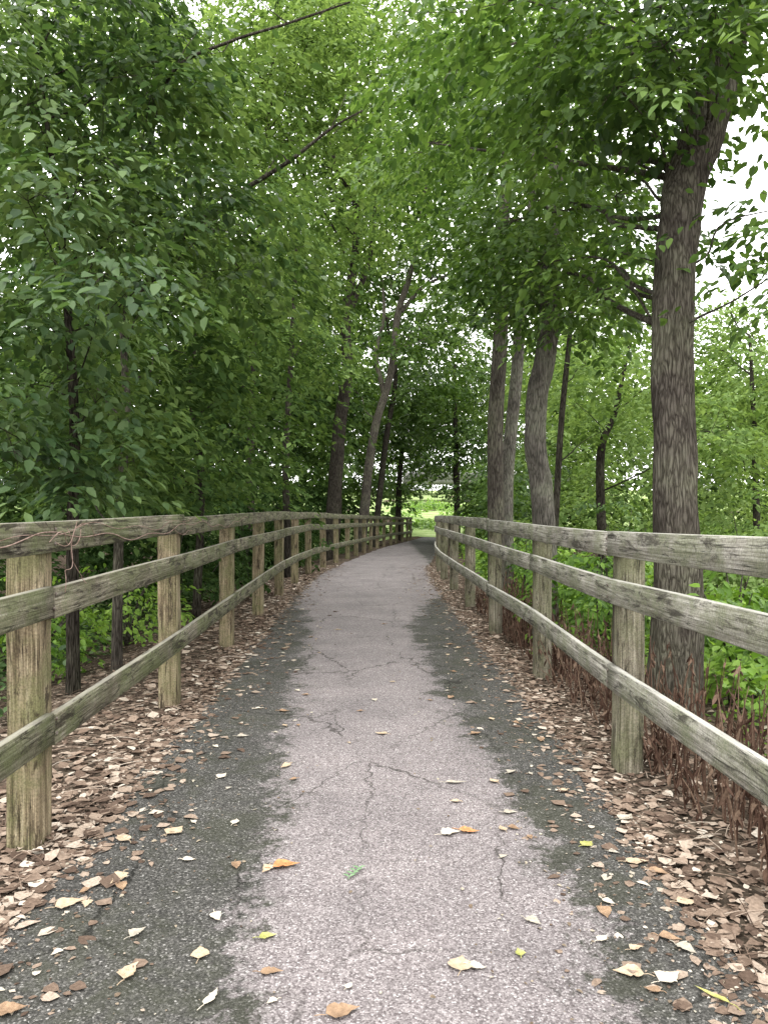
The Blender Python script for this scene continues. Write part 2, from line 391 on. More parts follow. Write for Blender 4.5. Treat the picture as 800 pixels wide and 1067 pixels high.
def leaf_geo(Pb, D, N, Sz, wr=.27, simple=False, fold=.07, curl=.1):
    D = D/(np.linalg.norm(D, axis=1)[:, None]+1e-9)
    Sd = np.cross(D, N); Sd /= np.linalg.norm(Sd, axis=1)[:, None]+1e-9
    N = np.cross(Sd, D)
    Sz = Sz[:, None]; w = wr
    n = len(Pb)
    if simple:
        V = np.stack([Pb, Pb+Sz*(.45*D+w*1.15*Sd+.05*N), Pb+Sz*(D-.06*N), Pb+Sz*(.45*D-w*1.15*Sd+.05*N)], 1).reshape(-1, 3)
        b = np.arange(n)[:, None]*4
        return V, (b+np.array([0, 1, 2, 3]))
    V = np.stack([Pb, Pb+Sz*(.28*D+w*Sd+fold*N), Pb+Sz*(.62*D+.85*w*Sd+fold*.5*N), Pb+Sz*(D-curl*N),
                  Pb+Sz*(.62*D-.85*w*Sd+fold*.5*N), Pb+Sz*(.28*D-w*Sd+fold*N)], 1).reshape(-1, 3)
    b = np.arange(n)[:, None]*6
    return V, np.concatenate([b+np.array([0, 1, 2, 3]), b+np.array([0, 3, 4, 5])], 0)
def sprays(c, r, n, k, L, size, simple=False, shell=2.2):
    c = np.array(c); r = np.array(r)
    uu = rng.normal(size=(n, 3)); uu /= np.linalg.norm(uu, axis=1)[:, None]
    rad = rng.random(n)**(1/shell)
    O = c+uu*rad[:, None]*r*(1+.3*np.sin(uu[:, :1]*5+c[0])*np.sin(uu[:, 1:2]*6+c[2]))
    tier = .5*max(r[2], .4)
    O[:, 2] = O[:, 2]*.32+.68*(np.round(O[:, 2]/tier)*tier)-.2*(rad*np.hypot(uu[:, 0], uu[:, 1]))**2*r[2]
    h = np.arctan2(uu[:, 1], uu[:, 0])+rng.normal(0, .6, n); p = -.24+rng.normal(0, .17, n)
    ex = np.stack([np.cos(h)*np.cos(p), np.sin(h)*np.cos(p), np.sin(p)], -1)
    ey = np.stack([-np.sin(h), np.cos(h), rng.normal(0, .16, n)], -1)
    ez = np.cross(ex, ey); ez /= np.linalg.norm(ez, axis=1)[:, None]
    s = rng.random((n, k)); side = np.where(rng.random((n, k)) < .5, -1, 1)
    tt = side*rng.random((n, k))*.36*(1-.5*s)*L
    lp = np.stack([s*L, tt, -.30*L*s*s+rng.normal(0, .02, (n, k))*L], -1)
    an = side*(.4+.8*rng.random((n, k)))+rng.normal(0, .25, (n, k))
    ld = np.stack([np.cos(an), np.sin(an), -.36+.30*rng.normal(size=(n, k))], -1)
    ln = np.stack([.32*rng.normal(size=(n, k)), .32*rng.normal(size=(n, k)), np.ones((n, k))], -1)
    Mx = np.stack([ex, ey, ez], 1)
    W = lambda a_: np.einsum('nki,nij->nkj', a_, Mx)
    Pb = (W(lp)+O[:, None]).reshape(-1, 3); Dd = W(ld).reshape(-1, 3); Nn = W(ln).reshape(-1, 3)
    return leaf_geo(Pb, Dd, Nn, size*rng.uniform(.55, 1.25, n*k), simple=simple)
NL = [0]
def tree(name, label, pts, radii, blobs, bark, leaf, size=.1, dens=1.0, simple=None, sides=14, L=.75, rough=.05, limbs=()):
    if simple is None: simple = pts[0][2] > 11.5
    pts = [P(*p) for p in pts]
    b = pts[0].copy(); b[2] = float(gz(b[0], b[1]))
    radii = list(radii)
    extra = pts[1][2]-b[2] > .8
    pts = [b+np.array([0, 0, -.15])] + ([b+np.array([0, 0, .25])] if extra else []) + pts[1:]
    radii = [radii[0]*1.3] + ([radii[0]*1.05] if extra else []) + radii[1:]
    root = empty(name, b); tag(root, label, 'tree')
    V, F = tube(pts, radii, sides, max(16, len(pts)*9), rough)
    mk('trunk', V, F, bark, root, b, smooth=True)
    for lp, lr in limbs:
        V, F = tube([P(*q) for q in lp], lr, 9, 28, .06)
        parts = [(V, F)]
        for q in range(1, len(lp)):
            p0 = P(*lp[q]); e = p0+np.array([rng.normal(0, .5), rng.normal(0, .3), rng.uniform(-.3, .6)])*lp[q][2]/8
            parts.append(tube([p0, (p0+e)/2+rng.normal(0, .05, 3), e], [lr[q]*.5, lr[q]*.35, .004], 5, 8))
        V, F = join(parts); mk('branch', V, F, bark, root, b, smooth=True)
    allp = catmull(pts, 40)
    parts = []
    for bl in blobs:
        c = P(*bl[:3]); rr = bl[3]
        r3 = np.array([rr, rr, rr*.7])
        n = int(16*dens*rr**2.2*(1 if size < .15 else .6))+8
        parts.append(sprays(c, r3, n, 26, L*(size/.1)**.5, size, simple))
        NL[0] += n*26
        dd = np.linalg.norm(allp-(c-np.array([0, 0, np.linalg.norm(c[:2]-b[:2])*.45])), axis=1); s0 = allp[int(np.argmin(dd))]
        d_ = c-s0; ln = np.linalg.norm(d_)
        r0 = min(radii[-2]*.35, .007+.005*ln)
        mid = s0+d_*.5+np.array([0, 0, .07*ln])+rng.normal(0, .03*ln, 3)
        bp = [tube([s0, s0+d_*.25+rng.normal(0, .02*ln, 3), mid, c], [r0, r0*.85, r0*.6, r0*.35], 7, 14, .05)]
        for _ in range(6):
            e = c+rng.normal(0, .5, 3)*r3
            q = c+(e-c)*.5+rng.normal(0, .08, 3)
            bp.append(tube([c, q, e], [r0*.33, r0*.2, .003], 5, 7))
        V, F = join(bp); mk('branch', V, F, bark, root, b, smooth=True)
    V, F = join(parts); mkleaf('crown', V, F, leaf, root, b, 4 if simple else 6)
    return root

# ------------------------------------------------------------------ right trees
tree('maple_tree', 'big brown trunked tree rising beside the right fence into fresh green leaves',
     [(702, 720, 5.9), (706, 610, 5.9), (703, 500, 5.9), (700, 390, 5.95), (703, 270, 6.0), (712, 200, 6.05), (735, 125, 6.1), (762, 40, 6.2), (790, -60, 6.3), (815, -190, 6.4)],
     [.205, .18, .162, .155, .155, .16, .165, .12, .09, .06],
     [(600, 130, 7.4, 1.0), (545, 70, 8.6, 1.2), (670, 40, 6.3, .85), (640, 205, 7.8, .8), (560, 210, 8.8, 1.0), (480, 60, 9.5, 1.2), (790, 15, 5.2, .7), (745, 10, 5.2, .65), (690, 50, 5.3, .55), (640, 90, 5.6, .6),
      (620, 0, 5.8, 1.0), (600, 280, 8.6, .6), (650, 265, 6.6, .42), (540, 0, 6.6, 1.1), (450, 150, 10.5, 1.0), (825, 215, 5.6, .32), (830, 270, 5.2, .28), (700, -60, 6.2, 1.1), (570, 140, 7, .5), (620, 305, 7.5, .4),
      (515, 285, 10, .55), (560, 275, 8.2, .5), (535, 230, 9, .6)],
     M['bark_big'], M['near_right'], .10, 2.7, sides=30, rough=.07,
     limbs=[([(712, 200, 6.05), (690, 172, 6.2), (660, 165, 6.6), (620, 150, 7)], [.05, .035, .025, .014]), ([(735, 120, 6.1), (748, 80, 6.0), (745, 20, 5.9)], [.10, .08, .06])])
tree('tree', 'straight slender brown trunk just behind right fence, left one of a close pair',
     [(517, 560, 12.0), (516, 450, 12), (521, 350, 12), (524, 230, 12.1), (530, 90, 12.2)], [.135, .122, .115, .085, .06],
     [(500, 250, 11.5, 1.0), (545, 200, 12.2, 1.2), (515, 290, 11.2, .6), (520, 90, 13, 1.5)], M['bark'], M['near_right'], .12, 1.9)
tree('tree', 'pale leaning trunk right beside the straight one, right one of a close pair',
     [(527, 560, 12.6), (528, 500, 12.6), (537, 400, 12.6), (541, 345, 12.6), (552, 230, 12.6), (560, 100, 12.7)], [.125, .11, .10, .095, .075, .05],
     [(560, 250, 12.0, 1.0), (590, 190, 12.6, 1.2), (575, 90, 13.2, 1.4), (480, 150, 14, 1.5)], M['bark_light'], M['mid'], .13, 1.6)
tree('tree', 'grey brown trunk with a slight bow behind the third right fence post',
     [(568, 580, 9.0), (565, 520, 9.0), (557, 460, 9.0), (560, 410, 9.0), (569, 360, 9.0), (575, 250, 9.1), (580, 140, 9.2)], [.15, .13, .124, .125, .12, .10, .07],
     [(590, 315, 9.4, .5), (560, 295, 8.5, .6), (620, 315, 9.2, .5), (575, 230, 8.4, .8)], M['bark_light'], M['near_right'], .105, 2.5, sides=18, rough=.08)
tree('tree', 'thin leaning sapling trunk in the gap right of the bowed trunk',
     [(575, 560, 15), (583, 460, 15), (592, 360, 15), (600, 280, 15)], [.07, .06, .05, .03],
     [(610, 380, 16, .9), (650, 330, 17, 1.4), (625, 450, 16, .8)], M['bark_dark'], M['light'], .14, 1.2)
tree('tree', 'dark branching tree behind the big right trunk, in front of pale bushes',
     [(630, 560, 17), (625, 480, 17), (640, 430, 17), (655, 360, 17)], [.11, .09, .06, .03],
     [(650, 380, 17, 1.2), (600, 420, 18, 1.0), (690, 400, 16, 1.0), (740, 450, 15, .9)], M['bark_dark'], M['light'], .14, 1.0)
tree('tree', 'leafy tree with light green crown under the pale sky at the right edge',
     [(790, 560, 20), (785, 450, 20), (780, 350, 20)], [.10, .07, .03],
     [(780, 400, 20, 1.8), (840, 380, 20, 1.8), (730, 360, 23, 1.6), (760, 460, 18, 1.2), (785, 335, 22, 1.3), (740, 430, 20, 1.4), (740, 320, 24, 1.1)], M['bark_dark'], M['light'], .17, 1.8)
tree('tree', 'dark small trunk standing at the far bend right of the bright lawn',
     [(476, 556, 40), (476, 520, 40), (475, 480, 40), (473, 380, 40)], [.17, .16, .15, .08],
     [(468, 440, 40, 1.8), (495, 460, 38, 1.8), (480, 390, 42, 2.6), (505, 520, 38, 1.2), (488, 505, 43, .9), (470, 478, 44, .9)], M['bark_dark'], M['near_right'], .24, 1.6, L=.8, simple=True)

# ------------------------------------------------------------------ left trees
tree('tree', 'thin trunked tree behind left fence holding broad cool green leaves at upper left',
     [(76, 680, 6.6), (76, 560, 6.6), (78, 440, 6.6), (72, 330, 6.6), (60, 200, 6.6), (40, 60, 6.6)], [.055, .05, .042, .035, .025, .015],
     [(30, 110, 6.2, 1.0), (110, 70, 7, .9), (80, 200, 6.0, .75), (110, 285, 5.2, .45), (190, 230, 7.2, .75), (20, 310, 6.0, .6), (20, 0, 6.5, 1.1), (90, -20, 6.6, 1.0), (-10, 440, 5.6, .45), (180, 140, 8, .8), (30, 400, 6.5, .5), (60, 350, 6.2, .6), (130, 180, 6.6, .6), (30, 210, 5.4, .45), (15, 470, 5.6, .28), (250, 280, 7.6, .4), (200, 60, 6.8, .45), (100, 420, 6.4, .5), (85, 490, 6.3, .35)],
     M['bark_dark'], M['near_left'], .105, 3.2)
tree('tree', 'slim dark trunk with drooping boughs, second tree from the left behind the fence',
     [(122, 690, 7.4), (124, 560, 7.4), (132, 430, 7.6), (130, 320, 7.8), (150, 150, 8)], [.05, .045, .04, .03, .015],
     [(150, 330, 8.6, .9), (240, 300, 9.5, 1.0), (130, 410, 8.6, .8), (50, 400, 8.6, .9), (290, 260, 11, 1.1), (200, 370, 9.5, .9), (60, 480, 9, .7), (225, 230, 7.0, .5), (140, 480, 7.6, .5), (160, 90, 6.4, .5), (130, 430, 7.2, .5)], M['bark'], M['mid'], .11, 2.4,
     limbs=[([(130, 330, 7.8), (190, 250, 7.6), (240, 208, 7.3), (300, 170, 7.0), (345, 135, 6.8), (380, 115, 6.7)], [.02, .026, .023, .018, .012, .006]),
            ([(140, 220, 7.9), (165, 120, 7.2), (185, 72, 6.6), (240, 45, 6.2), (300, 26, 6.0), (365, 4, 5.8)], [.014, .015, .014, .012, .010, .006])])
tree('tree', 'slender dark trunk among shaded leaves above the fourth left fence post',
     [(205, 620, 11), (210, 500, 11), (200, 400, 11), (215, 260, 11)], [.06, .05, .04, .02],
     [(190, 400, 11, 1.1), (260, 400, 12, 1.1), (250, 210, 11.5, 1.2), (150, 480, 11, 1.0), (90, 470, 11, 1.1), (230, 480, 12, .9), (40, 430, 11, 1.3), (130, 300, 11, 1.3)], M['bark_dark'], M['mid'], .13, 1.9, simple=True)
tree('tree', 'thin upright dark trunk with sky gaps beside it, left of the thick dark trunk',
     [(300, 580, 17), (298, 480, 17), (302, 400, 17), (310, 250, 17)], [.08, .075, .06, .04],
     [(285, 340, 17, 1.4), (240, 450, 16, 1.5), (330, 350, 19, 1.0), (270, 230, 16, 1.6), (265, 510, 18, 1.0)], M['bark_dark'], M['mid'], .155, 1.6)
tree('tree', 'thicker dark trunk rising behind the left fence into the upper middle canopy',
     [(344, 560, 26), (350, 500, 26), (354, 440, 26), (362, 390, 26), (360, 330, 26), (372, 240, 26), (370, 60, 26)], [.28, .24, .22, .19, .17, .12, .06],
     [(330, 130, 22, 2.0), (410, 90, 23, 2.2), (270, 80, 20, 1.8), (405, 230, 26, 1.7), (330, 240, 25, 1.9), (350, 20, 22, 2.2), (440, 30, 22, 2.2), (320, 320, 24, 1.6), (430, 150, 25, 2.0), (345, 380, 24, 1.0)], M['bark_dark'], M['light'], .18, 1.6, rough=.1,
     limbs=[([(372, 240, 26), (368, 205, 25.5), (352, 180, 25), (345, 150, 25)], [.12, .10, .08, .05]), ([(366, 320, 26), (385, 270, 26), (392, 200, 26)], [.12, .08, .04])])
tree('tree', 'leaning brown trunk bending right over the far part of the left fence',
     [(376, 556, 31), (384, 490, 31), (392, 440, 31), (407, 390, 31), (414, 330, 31), (430, 275, 31), (446, 180, 31)], [.21, .18, .16, .14, .13, .10, .05],
     [(460, 250, 31, 2.2), (450, 340, 34, 1.8), (390, 290, 34, 1.8), (460, 180, 31, 2.6), (350, 400, 34, 1.8), (410, 200, 33, 2.3), (415, 350, 29, .9)], M['bark'], M['near_right'], .21, 1.5, simple=True, rough=.1,
     limbs=[([(400, 410, 31), (392, 370, 31), (400, 330, 31), (398, 290, 31)], [.11, .09, .07, .04]), ([(418, 325, 31), (440, 300, 31), (470, 285, 31)], [.09, .07, .04])])
tree('tree', 'thin second leaning trunk crossing behind the brown leaning one',
     [(390, 550, 36), (402, 460, 36), (412, 390, 36), (402, 330, 36)], [.15, .13, .10, .05],
     [(425, 410, 37, 1.9), (445, 390, 38, 2.2), (345, 460, 36, 2.0), (380, 500, 40, 1.2)], M['bark_dark'], M['near_right'], .23, 1.4, simple=True)
tree('tree', 'shaded tree arching over the far end of the left fence beside the bright lawn',
     [(415, 556, 50), (416, 500, 50), (424, 430, 50)], [.20, .17, .10],
     [(408, 505, 50, 1.3), (430, 440, 48, 2.4), (455, 420, 50, 3.0), (400, 450, 46, 2.2), (440, 340, 44, 3.6), (436, 480, 52, 1.1), (456, 484, 51, 1.1), (422, 503, 53, .9)], M['bark_dark'], M['near_right'], .27, 1.4, L=.8, simple=True)
tree('tree', 'tall tree with high pale canopy letting white sky through at top left centre',
     [(262, 570, 22), (262, 420, 22), (270, 250, 22), (285, 60, 22)], [.12, .10, .08, .05],
     [(205, 150, 20, 2.0), (320, 50, 20, 2.0), (150, 60, 18, 1.8), (330, 190, 22, 1.8), (210, 240, 21, 2.2), (260, 320, 20, 1.8), (260, 130, 20, 1.5), (200, 30, 19, 1.0), (290, -10, 20, 1.6)], M['bark_dark'], M['light'], .18, 1.6)

# ------------------------------------------------------------------ background woods
def mass(name, label, cat, blobs, mat, size, k, L):
    parts = []
    for (c, r3, n) in blobs:
        parts.append(sprays(c, r3, n, k, L, size, True)); NL[0] += n*k
    V, F = join(parts)
    o = mkleaf(name, V, F, mat, k=4); tag(o, label, cat, kind='stuff'); return o
bl = []
for _ in range(110):
    y = rng.uniform(11, 50); z = rng.uniform(.3, 10); r = rng.uniform(1.4, 2.4)
    x = float(cx(y))-rng.uniform(4.2+(0 if z > 4 else .8), 19)
    bl.append(((x, y, z), (r, r, r*.8), 40))
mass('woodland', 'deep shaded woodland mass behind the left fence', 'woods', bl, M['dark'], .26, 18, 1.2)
bl = []
for _ in range(95):
    y = rng.uniform(8.0, 34); r = rng.uniform(.6, .95)
    x = float(cx(y))-rng.uniform(3.3, 6.5); bl.append(((x, y, float(gz(x, y))+rng.uniform(.3, 2.8)), (r, r, r*.8), 22))
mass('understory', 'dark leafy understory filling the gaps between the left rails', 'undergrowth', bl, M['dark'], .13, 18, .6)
bl = []
while len(bl) < 105:
    y = rng.uniform(26, 54); z = rng.uniform(5, 3+.70*y); r = rng.uniform(2.0, 3.2)
    x = float(cx(y))-rng.uniform(3.2, 27)
    px = 400+x/y*800; py = 529-(z-1.5)/y*800
    if 180 < px < 260 and py < 60: continue
    bl.append(((x, y, z), (r, r, r*.8), 44))
mass('woodland', 'tall mid green woodland crowns over the left side, behind the nearer trees', 'woods', bl, M['mid'], .28, 18, 1.25)
bl = []
while len(bl) < 72:
    y = rng.uniform(30, 56); r = rng.uniform(2.0, 3.0); z = rng.uniform(8, 1.5+.70*y)
    x = float(cx(y))+rng.uniform(-8, 15)
    px = 400+x/y*800
    if px > 660: continue
    bl.append(((x, y, z), (r, r, r*.8), 44))
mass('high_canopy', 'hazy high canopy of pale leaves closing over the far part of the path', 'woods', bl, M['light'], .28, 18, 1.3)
bl = []
while len(bl) < 80:
    y = rng.uniform(13, 50); z = rng.uniform(-.6, 9); r = rng.uniform(1.2, 2.0)
    x = float(cx(y))+rng.uniform(4.0 if y > 25 else 4.6, 22)
    top = 529-(z+r-1.5)/y*800; px = 400+x/y*800
    if px > 690 and top < 305: continue
    if px > 900 or top < 150: continue
    bl.append(((x, y, z), (r, r, r*.8), 42))
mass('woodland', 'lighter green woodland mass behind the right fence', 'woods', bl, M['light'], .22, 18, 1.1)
bl = []
for y in np.arange(26, 56, 1.5):
    for k in range(2):
        x = float(cx(y))+rng.uniform(3.0, 5.0); bl.append(((x, y, float(base(y))+rng.uniform(.2, 3.4)), (1.1, 1.1, 1.1), 30))
mass('thicket', 'green thicket hugging the outside of the far right bend', 'woods', bl, M['near_right'], .19, 18, .8)
bl = []
for _ in range(26):
    y = rng.uniform(62, 92); x = rng.uniform(.02, .11)*y; bl.append(((x, y, float(base(y))+rng.uniform(0, .5)), (1.6, 1.6, .6), 26))
mass('rough_growth', 'pale overgrown weeds on the bright ground past the end of the path', 'undergrowth', bl, M['herb'], .3, 14, .8)
bl = []
for x in np.arange(-75, -1, 2.8):
    y = 60+abs(x)*.1+rng.uniform(-3, 3)
    for z in (1, 4, 7.5, 11, 15, 19): bl.append(((x+rng.uniform(-1, 1), y, z), (2.9, 2.9, 2.4), 40))
for x in np.arange(11, 80, 2.8):
    y = 60+rng.uniform(-3, 3)
    for z in (.5, 3.5, 7, 10, 14):
        if x > 22 and z > 10: continue
        bl.append(((x+rng.uniform(-1, 1), y, z), (2.9, 2.9, 2.4), 36))
for x in np.arange(-12, 34, 4):
    for z in (6.5, 10, 14, 18, 23): bl.append(((x+rng.uniform(-1, 1), 122+rng.uniform(-4, 4), z), (4.5, 4.5, 3.2), 46))
mass('distant_woods', 'distant tree line closing the view beyond the lawn', 'woods', bl, M['mid'], .55, 18, 2.2)

# grey bridge glimpsed behind leaves at the far end
def box(x0, x1, y0, y1, z0, z1):
    V = np.array([(x, y, z) for z in (z0, z1) for y in (y0, y1) for x in (x0, x1)], float)
    return V, np.array([[0, 2, 3, 1], [4, 5, 7, 6], [0, 1, 5, 4], [2, 6, 7, 3], [0, 4, 6, 2], [1, 3, 7, 5]])
b = np.array([9.0, 101.0, float(base(101))]); root = empty('road_bridge', b)
tag(root, 'low grey bridge glimpsed behind leaves beyond the end of the path', 'bridge')
V, F = box(2.5, 26, 98, 104, b[2]+2.3, b[2]+3.1); mk('deck', V, F, M['concrete'], root, b)
V, F = box(2.5, 26, 97.85, 97.99, b[2]+2.9, b[2]+3.7); mk('parapet', V, F, M['concrete'], root, b)
for px_ in (10.4, 19.5):
    V, F = box(px_, px_+.8, 98.6, 103.4, b[2]-.3, b[2]+2.295); mk('pier', V, F, M['concrete'], root, b)

# ------------------------------------------------------------------ shrubs and herbs
def shrub(label, px, D, w, h, leaf, size=.09, n=60):
    X = (px-400)/800*D; z = float(gz(X, D)); b = np.array([X, D, z])
    root = empty('shrub', b); tag(root, label, 'shrub')
    st = []
    for _ in range(9):
        e = b+np.array([rng.normal(0, w*.45), rng.normal(0, w*.45), h*rng.uniform(.6, 1.0)])
        m_ = b+(e-b)*.5+np.array([rng.normal(0, .05), rng.normal(0, .05), .1*h])
        st.append(tube([b+np.array([rng.normal(0, .05), rng.normal(0, .05), -.05]), m_, e], [.014, .010, .004], 5, 9))
    V, F = join(st); mk('stem', V, F, M['bark'], root, b, smooth=True)
    V, F = sprays(b+np.array([0, 0, h*.6]), (w, w, h*.5), n, 22, .45, size); mkleaf('foliage', V, F, leaf, root, b)
    NL[0] += n*22
shrub('lime green leafy shrub right of the big trunk, near the right edge', 775, 7.0, .75, 1.5, M['herb'], .10, 120)
shrub('bushy shrub with pale leaves rising above the right fence at the edge', 790, 11.5, 1.1, 2.5, M['light'], .10, 170)
shrub('low bright shrub between the bowed trunk and the big right trunk', 632, 8.6, .75, 1.3, M['herb'], .085, 120)
shrub('small green shrub behind the right fence below the pair of slender trunks', 548, 12.5, .7, 1.2, M['herb'], .09, 70)
shrub('tall green shrub behind the right fence left of the big trunk, farther off', 655, 14, 1.2, 2.2, M['near_right'], .11, 130)
shrub('small lit shrub showing between the rails at the left edge', 20, 7.6, .6, 1.1, M['herb'], .08, 60)
shrub('low green shrub seen under the middle rail near the second left post', 130, 9.5, .7, 1.1, M['herb'], .08, 50)
shrub('dark leafy shrub behind the left fence above the third post', 190, 13, 1.2, 2.0, M['dark'], .11, 140)
shrub('shrub filling the shade behind the middle of the left fence', 262, 18, 1.2, 1.9, M['dark'], .12, 130)

def scatter_herbs(name, label, cond, n, mat, size, hmax, y0=4):
    y = rng.uniform(y0, 40, n); x = cond(y, n); z = gz(x, y)+np.abs(rng.normal(0, hmax*.5, n))
    k = 9
    Pb = np.repeat(np.stack([x, y, z], -1), k, 0)+rng.normal(0, .09, (n*k, 3))
    a = rng.uniform(0, 6.28, n*k)
    D = np.stack([np.cos(a), np.sin(a), rng.normal(-.1, .35, n*k)], -1)
    N = np.stack([rng.normal(0, .35, n*k), rng.normal(0, .35, n*k), np.ones(n*k)], -1)
    V, F = leaf_geo(Pb, D, N, size*rng.uniform(.6, 1.3, n*k), .33)
    o = mkleaf(name, V, F, mat); tag(o, label, 'undergrowth', kind='stuff')
scatter_herbs('undergrowth', 'bright leafy undergrowth on the bank behind the right fence', lambda y, n: cx(y)+2.35+np.abs(rng.normal(0, 2.8, n)), 3800, M['herb'], .095, .7)
scatter_herbs('undergrowth', 'leafy undergrowth in the shade behind the left fence', lambda y, n: cx(y)-2.9-np.abs(rng.normal(0, 3.2, n)), 2800, M['near_left'], .09, .4)

parts = []; LPb = []; LD = []
for _ in range(820):
    y = 1.9+9.5*rng.random()**1.2; x = float(cx(y))+1.58+abs(rng.normal(0, .36))
    z = float(gz(x, y)); h = rng.uniform(.15, .66)*(1 if x > cx(y)+1.72 else .65); ln = rng.normal(0, .07, 2)
    parts.append(tube([(x, y, z-.02), (x+ln[0]*.4, y+ln[1]*.4, z+h*.5), (x+ln[0], y+ln[1], z+h)], [.005, .004, .002], 4, 4))
    for q in range(4):
        f_ = rng.uniform(.25, 1); LPb.append((x+ln[0]*f_, y+ln[1]*f_, z+h*f_)); a = rng.uniform(0, 6.28)
        LD.append((.4*math.cos(a), .4*math.sin(a), -1+rng.uniform(-.2, .6)))
LPb = np.array(LPb); LD = np.array(LD)
V, F = join(parts+[leaf_geo(LPb, LD, rng.normal(size=LD.shape), rng.uniform(.03, .085, len(LD)), .15, fold=.15)])
o = mk('dead_weeds', V, F, M['deadleaf']); tag(o, 'withered brown weeds standing along the foot of the right fence', 'weeds', kind='stuff')

# ------------------------------------------------------------------ leaf litter
def litter(name, label, side, n, mat, smin, smax):
    y = 1.3+(rng.random(n)**1.6)*20
    near = rng.random(n) < .5
    off = np.where(near, 1.20+np.abs(rng.normal(0, .32, n)), 1.15+np.abs(rng.normal(0, 1.2, n)))
    off = np.where(rng.random(n) < .08, 1.27-np.abs(rng.normal(0, .24, n)), off)
    x = cx(y)+side*off
    onp = off < 1.29
    z = np.where(onp, base(y)+.014, gz(x, y))+rng.uniform(.002, .012, n)*np.where(onp, .2, 1)
    a = rng.uniform(0, 6.28, n); tl = np.where(onp, .05, .15)
    D = np.stack([np.cos(a), np.sin(a), rng.normal(0, 1, n)*tl], -1)
    N = np.stack([rng.normal(0, 1, n)*tl, rng.normal(0, 1, n)*tl, np.ones(n)], -1)
    sz = smin+(smax-smin)*rng.random(n)**2.8
    Pq = np.stack([x, y, z], -1); h = n//3
    parts = []
    for i_, (wr, fo, cu) in enumerate(((.40, .10, -.06), (.24, .04, .10), (.32, -.07, .14))):
        s_ = slice(i_*h, (i_+1)*h); parts.append(leaf_geo(Pq[s_], D[s_], N[s_], sz[s_], wr, fold=fo, curl=cu))
    for _ in range(420):
        yy_ = 1.6+rng.random()**1.5*10; xx = float(cx(yy_))+side*(1.3+abs(rng.normal(0, .5))); zz = float(gz(xx, yy_))+.02; a_ = rng.uniform(0, 6.28); l = rng.uniform(.04, .24)
        dx, dy = math.cos(a_)*l, math.sin(a_)*l
        parts.append(tube([(xx, yy_, zz), (xx+dx*.5, yy_+dy*.5+.01, zz+.012), (xx+dx, yy_+dy, zz+.005)], [.0025, .002, .0012], 4, 4))
    V, F = join(parts)
    o = mk(name, V, F, mat); tag(o, label, 'leaf litter', kind='stuff')
litter('leaf_litter', 'brown dry leaf litter spread along the left path edge', -1, 24000, M['litter'], .012, .10)
litter('leaf_litter', 'brown dry leaf litter along the right path edge', 1, 21000, M['litter'], .012, .085)
n = 1900
y = 1.6+(rng.random(n)**1.5)*14; ofs = rng.choice([-1, 1], n)*1.22*rng.random(n)**.45
x = cx(y)+ofs; a = rng.uniform(0, 6.28, n)
V, F = leaf_geo(np.stack([x, y, base(y)+.017], -1), np.stack([np.cos(a), np.sin(a), rng.normal(0, .1, n)], -1), np.stack([rng.normal(0, .2, n), rng.normal(0, .2, n), np.ones(n)], -1), .005+.024*rng.random(n)**2, .3)
o = mk('leaf_crumbs', V, F, M['bits']); tag(o, 'tiny pale leaf crumbs and twigs scattered over the path', 'debris', kind='stuff')

# ------------------------------------------------------------------ single fallen leaves
def leafmesh(L, W, curl, seed):
    rr = random.Random(seed); nt, nw = 12, 3
    V = []; F = []
    prof = [0.02, .6, .9, 1.0, .93, .84, .80, .62, .42, .28, .13, .015]
    bend = rr.uniform(-.12, .12)
    for i in range(nt):
        t_ = i/(nt-1)
        for j in range(-nw, nw+1):
            w = prof[i]*W/2*(1+.10*math.sin(i*2.4+seed))*(j/nw)*(1+.12*rr.uniform(-1, 1)*(abs(j) == nw))
            z = curl*L*((j/nw)**2*.5*prof[i]+(t_-.5)**2*.8)+.04*L*math.sin(t_*9+j+seed)*abs(j/nw)*curl*2 + .002
            V.append((t_*L-.5*L, w+bend*L*math.sin(t_*3), max(z, .001)))
    m = 2*nw+1
    for i in range(nt-1):
        for j in range(m-1):
            a_ = i*m+j; F.append([a_, a_+1, a_+m+1, a_+m])
    sv = tube([(-.5*L, 0, .003), (-.65*L, .02*L, .006), (-.82*L, .08*L, .003)], [.0014, .0012, .001], 4, 6)
    return join([(np.array(V), np.array(F)), sv])
